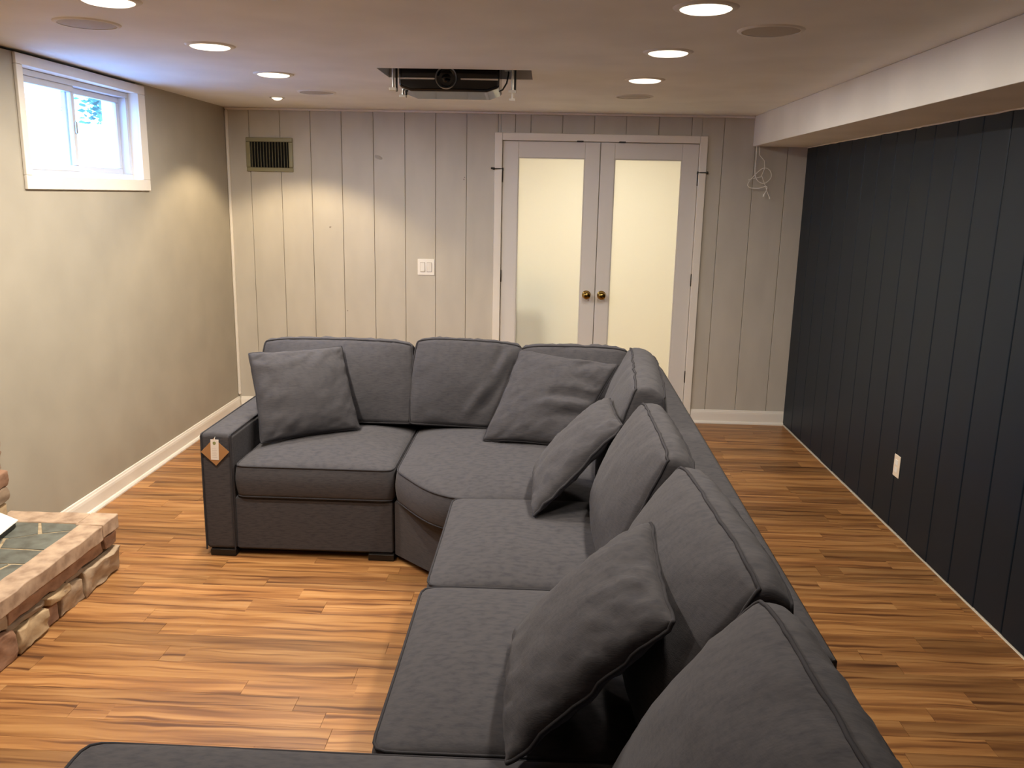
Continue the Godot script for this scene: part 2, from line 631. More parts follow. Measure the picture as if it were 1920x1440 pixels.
func base_run(called: String, a: Vector3, e: Vector3, out: Vector3) -> void:
	var prof := [Vector2(0, 0), Vector2(0.028, 0), Vector2(0.028, 0.008), Vector2(0.022, 0.017), Vector2(0.014, 0.02), Vector2(0.013, 0.075), Vector2(0.011, 0.088), Vector2(0.008, 0.094), Vector2(0.006, 0.102), Vector2(0.0, 0.104)]
	var b := B.new()
	for k in prof.size() - 1:
		var p0: Vector2 = prof[k]; var p1: Vector2 = prof[k + 1]
		var d := p1 - p0
		var nr := (out * d.y + Vector3.UP * -d.x).normalized()
		if nr.dot(out) < 0 and nr.y < 0.1:
			nr = -nr
		if nr.y < -0.9:
			nr = Vector3.DOWN
		var q := []
		for w in [[a, p0], [e, p0], [e, p1], [a, p1]]:
			q.append(b.vert(w[0] + out * w[1].x + Vector3.UP * w[1].y, nr))
		b.quad(q[0], q[1], q[2], q[3], nr)
	for w in [[a, a - e], [e, e - a]]:
		var q := []
		for p in prof:
			q.append(b.vert(w[0] + out * p.x + Vector3.UP * p.y, w[1].normalized()))
		for k in range(1, q.size() - 1):
			b.tri(q[0], q[k], q[k + 1], w[1])
	obj(called, b, M.trim).set_meta("kind", "structure")

func build_floor() -> void:
	var f := struct("floor")
	var b := B.new()
	slab(b, Vector3(-0.2, -0.1, -0.14), Vector3(ROOM_W + 0.2, -0.013, ROOM_D + 0.1))
	obj("subfloor", b, M.slab, f)
	var rest := B.new()
	var z := 0.0
	while z < ROOM_D:
		var wd: float = [0.114, 0.114, 0.104, 0.104, 0.084, 0.06][rng.randi() % 6]
		var z2 := minf(z + wd, ROOM_D)
		var x := -rng.randf() * 0.9
		while x < ROOM_W:
			var ln := rng.randf_range(0.55, 1.35)
			var a := maxf(x, 0.002); var e := minf(x + ln, ROOM_W - 0.004)
			x += ln
			if e - a < 0.03:
				continue
			var near := z > 4.35
			var p := rest if near else B.new()
			var tone := rng.randf()
			var k := lerpf(0.54, 0.97, pow(tone, 0.7))
			var warm := rng.randf_range(-0.05, 0.05)
			p.col = Color(k * (1.0 + warm * 0.3), k, k * (1.0 - warm))
			var from := p.v.size()
			slab(p, Vector3(a, -0.012, z), Vector3(e - 0.0006, 0.0, z2 - 0.0005), 0.0006)
			var off := Vector2(rng.randf() * 2.4, rng.randf() * 0.5)
			var flip := 1.0 if rng.randf() < 0.5 else -1.0
			for q in range(from, p.v.size()):
				p.t[q] = Vector2(p.t[q].x * flip, p.t[q].y) + off
			if not near:
				obj("plank", p, M.wood, f)
		z = z2
	obj("plank_rest", rest, M.wood, f).set_meta("kind", "stuff")
	# pale expansion strip along the dark wall
	b = B.new()
	slab(b, Vector3(ROOM_W - 0.017, 0.0, 0.02), Vector3(ROOM_W - 0.002, 0.0045, ROOM_D), 0.0015)
	obj("trim_5", b, M.caulk).set_meta("kind", "structure")

func board(w: Node3D, lo: Vector3, hi: Vector3, m: Material, called := "plank", bev := 0.003) -> void:
	var b := B.new()
	slab(b, lo, hi, bev)
	obj(called, b, m, w)

func build_wall_back() -> void:
	var w := struct("wall_back")
	var b := B.new()
	var dx0 := 2.0; var dx1 := 3.43; var dy := 2.06
	slab(b, Vector3(-0.2, -0.1, -0.14), Vector3(dx0, CEIL, -0.012))
	slab(b, Vector3(dx1, -0.1, -0.14), Vector3(ROOM_W + 0.2, CEIL, -0.012))
	slab(b, Vector3(dx0, dy, -0.14), Vector3(dx1, CEIL, -0.012))
	obj("wall_backing", b, M.wall_gap, w)
	var g := [0.0, 0.169, 0.395, 0.618, 0.844, 1.076, 1.305, 1.529, 1.753, 1.979, 2.102, 2.213, 2.439, 2.666, 2.893, 3.124, 3.357, 3.586, 3.813, 4.045, ROOM_W]
	for k in g.size() - 1:
		var a: float = g[k] + 0.0009; var e: float = g[k + 1] - 0.0009
		if e <= 2.0 or a >= 3.43:
			board(w, Vector3(a, 0, -0.012), Vector3(e, CEIL, 0), M.wall_back)
		elif a < 2.0:
			board(w, Vector3(a, 0, -0.012), Vector3(2.0, CEIL, 0), M.wall_back)
			if e > 2.0:
				board(w, Vector3(2.0, 2.062, -0.012), Vector3(e, CEIL, 0), M.wall_back)
		elif e > 3.43:
			board(w, Vector3(a, 2.062, -0.012), Vector3(3.43, CEIL, 0), M.wall_back)
			board(w, Vector3(3.43, 0, -0.012), Vector3(e, CEIL, 0), M.wall_back)
		else:
			board(w, Vector3(a, 2.062, -0.012), Vector3(e, CEIL, 0), M.wall_back)
	# old marks in the paint
	b = B.new()
	lathe(b, [Vector2(0, 0.0015), Vector2(0.028, 0.0015), Vector2(0.03, 0.0)], 18, Transform3D(Basis(Vector3.FORWARD, 0.35) * Basis(Vector3.RIGHT, PI / 2).scaled_local(Vector3(1, 1, 0.45)), Vector3(1.112, 1.914, 0.0)))
	obj("paint_patch", b, mat(rgb8(172, 166, 158), 0.6), w)
	b = B.new()
	for q in [[0.745, 1.408, 0.006], [0.752, 1.412, 0.003], [0.862, 0.79, 0.004], [1.735, 1.77, 0.005], [1.74, 1.785, 0.004]]:
		lathe(b, [Vector2(0, 0.0012), Vector2(q[2], 0.0012), Vector2(q[2], 0.0)], 10, Transform3D(Basis(Vector3.RIGHT, PI / 2), Vector3(q[0], q[1], 0.0)))
	obj("nail_hole", b, M.wall_gap, w)

func build_wall_right() -> void:
	var w := struct("wall_right")
	var b := B.new()
	slab(b, Vector3(ROOM_W, -0.1, -0.14), Vector3(ROOM_W + 0.2, CEIL, ROOM_D))
	obj("wall_backing", b, M.dark_gap, w)
	var z := 0.003
	while z < ROOM_D:
		var e := minf(z + 0.2285, ROOM_D)
		board(w, Vector3(ROOM_W - 0.012, 0.004 + rng.randf() * 0.006, z + 0.0015), Vector3(ROOM_W, SOF_Y, e - 0.0015), M.dark_wall, "plank", 0.005)
		z = e

func build_window() -> void:
	var w := struct("window_1", Vector3.ZERO, "bright basement slider window with white frame high in the beige wall")
	var y0 := 1.71; var y1 := 2.184; var z0 := 1.385; var z1 := 2.475
	var b := B.new()   # flat casing
	slab(b, Vector3(0, 1.648, 1.30), Vector3(0.016, y0, 2.523), 0.003)
	slab(b, Vector3(0, y1, 1.30), Vector3(0.016, 2.232, 2.523), 0.003)
	slab(b, Vector3(0, y0, 1.30), Vector3(0.016, y1, z0), 0.003)
	slab(b, Vector3(0, y0, z1), Vector3(0.016, y1, 2.523), 0.003)
	obj("casing", b, M.trim, w)
	b = B.new()   # jamb lining
	slab(b, Vector3(-0.2, y0 - 0.01, z0 - 0.005), Vector3(0.004, y0, z1 + 0.005))
	slab(b, Vector3(-0.2, y1, z0 - 0.005), Vector3(0.004, y1 + 0.006, z1 + 0.005))
	slab(b, Vector3(-0.2, y0, z0 - 0.005), Vector3(0.004, y1, z0))
	slab(b, Vector3(-0.2, y0, z1), Vector3(0.004, y1, z1 + 0.005))
	obj("jamb", b, M.trim, w)
	b = B.new()   # vinyl frame
	var f := 0.028
	slab(b, Vector3(-0.12, y0, z0), Vector3(-0.045, y0 + f, z1), 0.003)
	slab(b, Vector3(-0.12, y1 - f, z0), Vector3(-0.045, y1, z1), 0.003)
	slab(b, Vector3(-0.12, y0 + f, z0), Vector3(-0.045, y1 - f, z0 + f), 0.003)
	slab(b, Vector3(-0.12, y0 + f, z1 - f), Vector3(-0.045, y1 - f, z1), 0.003)
	obj("frame", b, M.vinyl, w)
	for s in [[z0 + f, 1.965, -0.10], [1.935, z1 - f, -0.068]]:
		b = B.new()
		var x: float = s[2]; var t := 0.03
		var a: float = s[0]; var e: float = s[1]
		slab(b, Vector3(x - 0.012, y0 + f, a), Vector3(x + 0.012, y0 + f + t, e), 0.003)
		slab(b, Vector3(x - 0.012, y1 - f - t, a), Vector3(x + 0.012, y1 - f, e), 0.003)
		slab(b, Vector3(x - 0.012, y0 + f + t, a), Vector3(x + 0.012, y1 - f - t, a + t), 0.003)
		slab(b, Vector3(x - 0.012, y0 + f + t, e - t), Vector3(x + 0.012, y1 - f - t, e), 0.003)
		var sash := obj("sash", b, M.vinyl, w)
		b = B.new()
		slab(b, Vector3(x - 0.002, y0 + f + t - 0.005, a + t - 0.005), Vector3(x + 0.002, y1 - f - t + 0.005, e - t + 0.005), 0.0005)
		obj("pane", b, M.pane, sash)
		if s[0] > 1.9:
			b = B.new()
			slab(b, Vector3(x + 0.012, 1.925, a + 0.006), Vector3(x + 0.022, 1.985, a + 0.02), 0.003)
			obj("latch", b, M.zinc, sash)

func build_doors() -> void:
	# casing
	var c := struct("trim_6")
	var b := B.new()
	slab(b, Vector3(1.957, 0, 0), Vector3(2.012, 2.103, 0.018), 0.004)
	obj("casing", b, M.trim, c)
	b = B.new()
	slab(b, Vector3(3.42, 0, 0), Vector3(3.475, 2.103, 0.018), 0.004)
	obj("casing", b, M.trim, c)
	b = B.new()
	slab(b, Vector3(2.012, 2.05, 0), Vector3(3.42, 2.103, 0.018), 0.004)
	obj("casing", b, M.trim, c)
	b = B.new()
	slab(b, Vector3(2.0, 0, -0.138), Vector3(2.012, 2.05, -0.0005))
	slab(b, Vector3(3.42, 0, -0.138), Vector3(3.43, 2.05, -0.0005))
	slab(b, Vector3(2.0, 2.05, -0.138), Vector3(3.43, 2.06, -0.0005))
	obj("jamb", b, M.trim, c)
	b = B.new()
	slab(b, Vector3(2.012, 0, -0.06), Vector3(2.03, 2.05, -0.0385))
	slab(b, Vector3(3.402, 0, -0.06), Vector3(3.42, 2.05, -0.0385))
	slab(b, Vector3(2.03, 2.03, -0.06), Vector3(3.402, 2.05, -0.0385))
	slab(b, Vector3(2.69, 0, -0.052), Vector3(2.742, 2.03, -0.0385))
	obj("stop", b, M.trim, c)
	leaf("door_1", 2.015, 2.7135, 2.128, 2.607, 1, "white door with frosted pane showing a teal blur, brass knob on its inner edge")
	leaf("door_2", 2.7185, 3.417, 2.820, 3.301, -1, "white door with evenly cream frosted pane, beside the plain panelled corner")

func leaf(called: String, x0: float, x1: float, g0: float, g1: float, side: int, label: String) -> void:
	var d := struct(called, Vector3.ZERO, label)
	var zf := -0.002; var zb := -0.037
	var gy0 := 0.20; var gy1 := 1.934
	var b := B.new()
	slab(b, Vector3(x0, 0.008, zb), Vector3(g0, 2.046, zf), 0.002)
	slab(b, Vector3(g1, 0.008, zb), Vector3(x1, 2.046, zf), 0.002)
	slab(b, Vector3(g0, 0.008, zb), Vector3(g1, gy0, zf), 0.002)
	slab(b, Vector3(g0, gy1, zb), Vector3(g1, 2.046, zf), 0.002)
	obj("frame", b, M.door, d)
	b = B.new()   # glazing bead
	for q in [[g0, g0 + 0.007, gy0, gy1], [g1 - 0.007, g1, gy0, gy1], [g0, g1, gy0, gy0 + 0.007], [g0, g1, gy1 - 0.007, gy1]]:
		slab(b, Vector3(q[0], q[2], -0.014), Vector3(q[1], q[3], -0.005), 0.002)
	obj("bead", b, M.door, d)
	b = B.new()
	slab(b, Vector3(g0 - 0.004, gy0 - 0.004, -0.022), Vector3(g1 + 0.004, gy1 + 0.004, -0.016), 0.001)
	obj("pane", b, M.frost, d)
	# knob
	var kx := 2.653 if side > 0 else 2.765
	b = B.new()
	lathe(b, [Vector2(0, 0.0), Vector2(0.033, 0.0), Vector2(0.033, 0.004), Vector2(0.028, 0.009), Vector2(0.013, 0.012), Vector2(0.012, 0.03), Vector2(0.018, 0.036), Vector2(0.027, 0.046), Vector2(0.029, 0.056), Vector2(0.025, 0.066), Vector2(0.014, 0.072), Vector2(0, 0.073)], 28, Transform3D(Basis(Vector3.RIGHT, PI / 2), Vector3(kx, 0.953, zf)))
	obj("knob", b, M.brass, d)
	# hinges
	var hx := x0 - 0.0015 if side > 0 else x1 + 0.0015
	for y in [0.352, 1.08, 1.80]:
		b = B.new()
		lathe(b, [Vector2(0, -0.046), Vector2(0.003, -0.045), Vector2(0.0055, -0.042), Vector2(0.0055, 0.042), Vector2(0.003, 0.046), Vector2(0, 0.048)], 12, Transform3D(Basis(), Vector3(hx, y, 0.006)))
		slab(b, Vector3(hx - 0.004, y - 0.042, -0.002), Vector3(hx + 0.004, y + 0.042, 0.004), 0.001)
		obj("hinge", b, M.bronze, d)
	# hinge-pin door stop on the upper hinge
	b = B.new()
	var rod := PackedVector3Array([Vector3(hx + side * 0.004, 1.85, 0.012), Vector3(hx - side * 0.055, 1.85, 0.03)])
	tube(b, PackedVector3Array([Vector3(hx, 1.838, 0.006), Vector3(hx, 1.858, 0.006)]), 0.008, 10)
	tube(b, rod, 0.004, 8)
	tube(b, PackedVector3Array([rod[1], rod[1] + Vector3(-side * 0.012, 0, 0.004)]), 0.009, 10)
	obj("door_stop", b, M.black, d)
	# roller catch on the top edge
	var cx := 2.568 if side > 0 else 2.869
	b = B.new()
	slab(b, Vector3(cx - 0.024, 2.0465, -0.03), Vector3(cx + 0.024, 2.0555, 0.0195), 0.002)
	obj("catch", b, M.bronze, d)

func build_next_room() -> void:
	# lit room seen only as glow through the frosted panes
	var w := struct("wall_adjoining")
	var b := B.new()
	slab(b, Vector3(1.3, -0.1, -2.1), Vector3(4.2, CEIL + 0.1, -2.0))
	slab(b, Vector3(1.3, -0.1, -2.0), Vector3(1.4, CEIL + 0.1, -0.14))
	slab(b, Vector3(4.1, -0.1, -2.0), Vector3(4.2, CEIL + 0.1, -0.14))
	obj("wall_board", b, mat(rgb8(238, 224, 190), 0.7), w)
	b = B.new()
	slab(b, Vector3(1.3, CEIL, -2.0), Vector3(4.2, CEIL + 0.1, -0.14))
	obj("ceiling_adjoining", b, M.ceiling).set_meta("kind", "structure")
	b = B.new()
	slab(b, Vector3(1.3, -0.1, -2.0), Vector3(4.2, 0.0, -0.14))
	obj("floor_adjoining", b, mat(rgb8(206, 190, 160), 0.5)).set_meta("kind", "structure")
	var t := thing("ceiling_light", "ceiling light that makes the frosted door panes glow, in the room behind them", "light", Vector3(2.75, CEIL, -1.0))
	b = B.new()
	lathe(b, [Vector2(0, -0.03), Vector2(0.15, -0.03), Vector2(0.17, -0.02), Vector2(0.17, 0.0), Vector2(0, 0.0)], 32)
	obj("lamp_lens", b, M.lamp, t)
	area_light(Vector3(2.75, CEIL - 0.034, -1.0), 0.3, NEXT_ROOM, Color(1.0, 0.97, 0.86))
	# the teal shape close behind the lower part of the first pane
	var bin := thing("storage_bin", "blurred teal shape behind the lower frosted pane nearest the light switch", "storage bin", Vector3(2.24, 0, -0.262))
	b = B.new()
	blob(b, Vector3(0.26, 0.58, 0.1), 0.09, Vector3i(4, 6, 4), func(p: Vector3) -> Vector3: return Vector3(p.x * (1.0 - 0.25 * (p.y / 0.52)), p.y + 0.52, p.z * (1.0 - 0.2 * p.y / 0.52)))
	obj("body", b, mat(rgb8(30, 132, 138), 0.6), bin)

func area_light(at: Vector3, side: float, energy: float, col: Color) -> void:
	var l := AreaLight3D.new()
	l.name = "area_light"
	l.area_size = Vector2(side, side)
	l.light_energy = energy
	l.light_color = col
	l.shadow_enabled = true
	l.area_range = 12.0
	l.area_attenuation = 2.0
	l.position = at
	l.rotation = Vector3(-PI / 2, 0, 0)
	add_child(l, true)

func build_outside() -> void:
	var b := B.new()
	slab(b, Vector3(-12, 1.5, -12), Vector3(-0.2, 1.6, 11), 0.01)
	var g := obj("ground_outside", b, mat(rgb8(206, 208, 206), 0.9))
	g.set_meta("kind", "structure")
	# pale fence boards beyond the window
	var f := thing("fence", "blown-out pale board fence seen low through the basement window", "fence")
	var fm := mat(rgb8(232, 234, 236), 0.7)
	for k in 16:
		b = B.new()
		var x := -0.7 - k * 0.31
		slab(b, Vector3(x - 0.29, 1.6, -5.04), Vector3(x, 2.46 + 0.02 * (k % 3), -5.0), 0.004)
		obj("fence_board", b, fm, f)
	# foliage above it
	var s := thing("shrub", "blue-green foliage showing in the upper corner of the basement window", "shrub", Vector3(-3.75, 1.62, -6.35))
	b = B.new()
	tube(b, PackedVector3Array([Vector3(0, 0, 0), Vector3(0.03, 0.5, 0.02), Vector3(0, 1.1, 0.05)]), 0.03, 8)
	obj("stem", b, mat(rgb8(90, 80, 66), 0.9), s)
	b = B.new()
	for k in 2200:
		var d := Vector3(rng.randfn() * 0.27, rng.randfn() * 0.22 + 1.26, rng.randfn() * 0.25)
		var q := Basis.from_euler(Vector3(rng.randf() * TAU, rng.randf() * TAU, 0))
		var i0 := b.vert(d, q.z); var i1 := b.vert(d + q * Vector3(0.05, 0.03, 0), q.z); var i2 := b.vert(d + q * Vector3(0.13, 0, 0.01), q.z); var i3 := b.vert(d + q * Vector3(0.05, -0.03, 0), q.z)
		b.quad(i0, i1, i2, i3, q.z)
	obj("foliage", b, mat(rgb8(80, 142, 128), 0.8), s).set_meta("kind", "stuff")

func rough_stone(lo: Vector3, hi: Vector3, seed_: int, rough := 0.006, r := 0.007) -> B:
	var b := B.new()
	var h := (hi - lo) / 2.0
	r = minf(r, minf(h.x, minf(h.y, h.z)) * 0.6)
	var nz := noise(seed_, 1.0, 3)
	var ctr := (lo + hi) / 2.0
	var m := Vector3i(clampi(int(h.x / 0.02), 1, 6), clampi(int(h.y / 0.01), 2, 5), clampi(int(h.z / 0.015), 2, 18))
	blob(b, h, r, m, func(p: Vector3) -> Vector3:
		var w := p + ctr
		var n1 := nz.get_noise_3d(w.x * 9, w.y * 16, w.z * 11)
		var facet := snappedf(nz.get_noise_3d(w.x * 5 + 31, w.y * 9, w.z * 6), 0.22)
		return w + Vector3(n1 + facet * 1.4, 1.5 * nz.get_noise_3d(w.y * 6 + 7, w.z * 8, w.x * 8), 1.5 * nz.get_noise_3d(w.z * 6 + 19, w.x * 8, w.y * 14)) * rough)
	return b

func build_fireplace() -> void:
	var t := thing("stone_fireplace", "raised stone hearth with slate top and stacked stone wall beside the beige wall", "fireplace")
	var b := B.new()
	var zn := 4.9
	slab(b, Vector3(0.001, 0.0, 2.905), Vector3(0.452, 0.2, zn), 0.004)
	obj("core", b, M.mortar_dark, t)
	b = B.new()
	slab(b, Vector3(0.06, 0.2, 2.95), Vector3(0.42, 0.2545, zn), 0.004)
	obj("mortar", b, M.mortar, t)
	# cap stones
	var caps := [[Vector3(0.008, 0.2, 2.882), Vector3(0.372, 0.26, 3.0)], [Vector3(0.375, 0.2, 2.882), Vector3(0.492, 0.262, 3.02)], [Vector3(0.39, 0.196, 3.023), Vector3(0.495, 0.261, 3.86)], [Vector3(0.39, 0.196, 3.865), Vector3(0.493, 0.26, zn)]]
	for k in caps.size():
		obj("cap_stone", rough_stone(caps[k][0], caps[k][1], 50 + k, 0.003, 0.006), M.cap, t)
	# slates
	var sl := [
		[[0.05, 3.006], [0.206, 3.005], [0.270, 3.118], [0.186, 3.172], [0.05, 3.17]],
		[[0.218, 3.004], [0.389, 3.006], [0.391, 3.067], [0.284, 3.110]],
		[[0.178, 3.187], [0.278, 3.124], [0.391, 3.080], [0.391, 3.272], [0.208, 3.268]],
		[[0.05, 3.182], [0.166, 3.188], [0.196, 3.267], [0.05, 3.27]],
		[[0.16, 3.279], [0.388, 3.284], [0.390, 3.402], [0.296, 3.407], [0.16, 3.405]],
		[[0.05, 3.282], [0.148, 3.279], [0.148, 3.41], [0.05, 3.43]],
		[[0.345, 3.416], [0.39, 3.414], [0.39, 3.62], [0.31, 3.55]],
		[[0.06, 3.442], [0.15, 3.42], [0.33, 3.414], [0.288, 3.55], [0.06, 3.60]],
		[[0.06, 3.612], [0.285, 3.562], [0.388, 3.635], [0.388, 3.84], [0.06, 3.80]],
		[[0.06, 3.812], [0.388, 3.852], [0.388, 4.12], [0.06, 4.2]]]
	for k in sl.size():
		var p := PackedVector2Array()
		for q in sl[k]:
			p.append(Vector2(q[0], q[1]))
		b = B.new()
		prism(b, p, 0.245, 0.2575, 0.002)
		obj("slate", b, M.slate, t)
	# face stones: [y0, y1, z0, z1, tone]
	var st := [
		[0.128, 0.188, 2.985, 3.648, 1], [0.13, 0.185, 2.884, 2.972, 4], [0.004, 0.115, 2.884, 3.163, 0],
		[0.108, 0.126, 3.15, 3.27, 3], [0.004, 0.1, 3.175, 3.338, 0], [0.087, 0.122, 3.27, 3.425, 2], [0.004, 0.08, 3.348, 3.428, 4],
		[0.102, 0.125, 3.43, 3.66, 3], [0.004, 0.097, 3.438, 3.622, 2], [0.128, 0.188, 3.66, 3.90, 0], [0.004, 0.118, 3.632, 3.85, 1], [0.004, 0.10, 3.86, 4.05, 2], [0.106, 0.124, 3.86, 4.3, 3], [0.128, 0.188, 3.91, 4.5, 4], [0.004, 0.10, 4.06, 4.4, 0]]
	for k in st.size():
		var s = st[k]
		obj("hearth_stone", rough_stone(Vector3(0.40, s[0], s[2]), Vector3(0.466 + 0.008 * ((k * 7) % 3), s[1], s[3]), 70 + k, 0.010, 0.007), M["stone%d" % s[4]], t)
	# end stones towards the sofa corner
	for s in [[0.03, 0.2, 0.128, 0.188, 0], [0.205, 0.39, 0.13, 0.188, 1], [0.03, 0.16, 0.004, 0.12, 4], [0.165, 0.39, 0.004, 0.12, 2]]:
		obj("hearth_stone", rough_stone(Vector3(s[0], s[2], 2.886), Vector3(s[1], s[3], 2.94), int(s[0] * 900) + 3, 0.008, 0.007), M["stone%d" % s[4]], t)
	# stacked stone wall above the hearth
	b = B.new()
	slab(b, Vector3(0.001, 0.262, 3.03), Vector3(0.045, CEIL - 0.02, zn), 0.004)
	obj("mortar", b, M.mortar_dark, t)
	var y := 0.264
	var row := 0
	while y < CEIL - 0.05:
		var hgt := rng.randf_range(0.055, 0.12)
		var y2 := minf(y + hgt, CEIL - 0.02)
		var z := 2.986 + rng.randf() * 0.014
		while z < zn - 0.05:
			var z2 := minf(z + rng.randf_range(0.16, 0.46), zn)
			var tone: int = [4, 1, 2, 0, 3][rng.randi() % 5]
			obj("wall_stone", rough_stone(Vector3(0.026, y, z), Vector3(0.066 + rng.randf() * 0.02, y2 - 0.008, z2 - 0.008), row * 31 + int(z * 50), 0.008, 0.008), M["stone%d" % tone], t)
			z = z2
		y = y2
		row += 1
	# papers on the hearth
	var bk := thing("black_case", "black flat case under the white booklet on the slate hearth", "case", Vector3(0.115, 0.2585, 3.145))
	b = B.new()
	bx(b, Vector3(0, 0.0145, 0), Vector3(0.085, 0.029, 0.15), 0.004, Basis(Vector3.UP, 0.13))
	obj("body", b, M.black, bk)
	var pp := thing("booklet", "white folded booklet leaning from the slate hearth to the stone wall", "booklet", Vector3(0.158, 0.290, 3.061))
	var ez := Vector3(0.136, 0, 0.99).normalized()
	var ex := Vector3(-0.084, 0.04, -0.012)
	ex = (ex - ez * ex.dot(ez)).normalized()
	var turn := Basis(ex, ez.cross(ex).normalized(), ez)
	b = B.new()
	bx(b, turn * Vector3(0.046, 0.0016, 0.105), Vector3(0.092, 0.0014, 0.21), 0.0005, turn)
	obj("cover", b, M.paper, pp)
	b = B.new()
	bx(b, turn * Vector3(0.0455, -0.0006, 0.106), Vector3(0.089, 0.0014, 0.208), 0.0005, turn)
	obj("page", b, M.paper, pp)

# ---------------------------------------------------------------- sofa
func rect_edges(x0: float, x1: float, z0: float, z1: float) -> Array:
	return [PackedVector2Array([Vector2(x0, z0), Vector2(x1, z0)]), PackedVector2Array([Vector2(x1, z0), Vector2(x1, z1)]), PackedVector2Array([Vector2(x1, z1), Vector2(x0, z1)]), PackedVector2Array([Vector2(x0, z1), Vector2(x0, z0)])]

func seat(t: Node3D, edges: Array, y0: float, y1: float, crown: float, seed_: int) -> void:
	var b := B.new()
	var seams := puff(b, edges, y0, y1, crown, 0.10, 0.018, noise(seed_, 0.02, 3))
	var c := obj("seat_cushion", b, M.fabric, t)
	for s in seams:
		b = B.new()
		tube(b, s, 0.0042, 6, true)
		obj("piping", b, M.welt, c)

func back_cushion(t: Node3D, h: Vector3, xf: Transform3D, seed_: int, folds: Array, bulge := 0.05, adjust: Variant = null) -> void:
	# local: x along the sofa, y up, z towards the sitter
	var nz := noise(seed_, 1.0, 3)
	var f := func(p: Vector3) -> Vector3:
		var u := clampf(p.x / h.x, -1, 1); var v := clampf(p.y / h.y, -1, 1); var w := clampf(p.z / h.z, -1, 1)
		var cu := 1.0 - u * u; var cv := 1.0 - v * v
		var q := p
		q.z += bulge * pow(cu, 0.6) * pow(cv, 0.6) * (0.25 + 0.75 * w)
		if w < 0.0:
			q.z += w * 0.17 * (1.0 - v) * 0.5
		# filled top between the two seams, with gathers across it
		if v > 0.0:
			var mid := 1.0 - w * w
			q.y += v * v * v * (0.016 * mid + 0.010 * pow(cu, 0.5) - 0.014 * pow(absf(u), 6.0))
			q.y += v * v * v * mid * 0.004 * (0.5 * sin(p.x * 62.0 + 14.0 * nz.get_noise_2d(p.x * 5.0, 3.0)) + 1.6 * nz.get_noise_2d(p.x * 16.0, p.z * 5.0))
			q.z += v * v * v * 0.007 * nz.get_noise_2d(p.x * 9.0, 11.0)
		q.x += 0.014 * signf(u) * pow(absf(u), 4.0) * pow(cv, 0.7)
		q.x -= 0.010 * u * maxf(0.0, v) * absf(u)
		q.z += (0.006 * nz.get_noise_3d(p.x * 6.0, p.y * 6.0, w * 2.0) + 0.002 * nz.get_noise_3d(p.x * 20.0, p.y * 20.0, w * 3.0)) * (0.4 + 0.6 * maxf(0, w))
		if w > 0.3:
			for g in folds:
				var a: Vector2 = g[0]; var e: Vector2 = g[1]
				var uv := Vector2(u, v)
				var cp := Geometry2D.get_closest_point_to_segment(uv, a, e)
				var d := uv.distance_to(cp)
				q.z += g[3] * exp(-d * d / (g[2] * g[2])) * (w - 0.3) / 0.7
		if adjust != null:
			q = adjust.call(q, u, v, w)
		return xf * q
	var b := B.new()
	blob(b, h, 0.024, Vector3i(28, 18, 6), f)
	var c := obj("back_cushion", b, M.fabric, t)
	for s in [1.0, -1.0]:
		b = B.new()
		tube(b, seam_loop(h, 0.024, 2, s, f, 0.003), 0.0045, 6, true)
		obj("piping", b, M.welt, c)

func lean(at: Vector3, yaw: float, tilt: float, roll := 0.0) -> Transform3D:
	return Transform3D(Basis(Vector3.UP, yaw) * Basis(Vector3.RIGHT, -tilt) * Basis(Vector3.BACK, roll), at)

func lean_top(front_top: Vector3, yaw: float, tilt: float, roll: float, hy: float, hz: float) -> Transform3D:
	# placed by the middle of its upper front seam
	var x := lean(Vector3.ZERO, yaw, tilt, roll)
	x.origin = front_top - x.basis * Vector3(0, hy - 0.006, hz - 0.006)
	return x

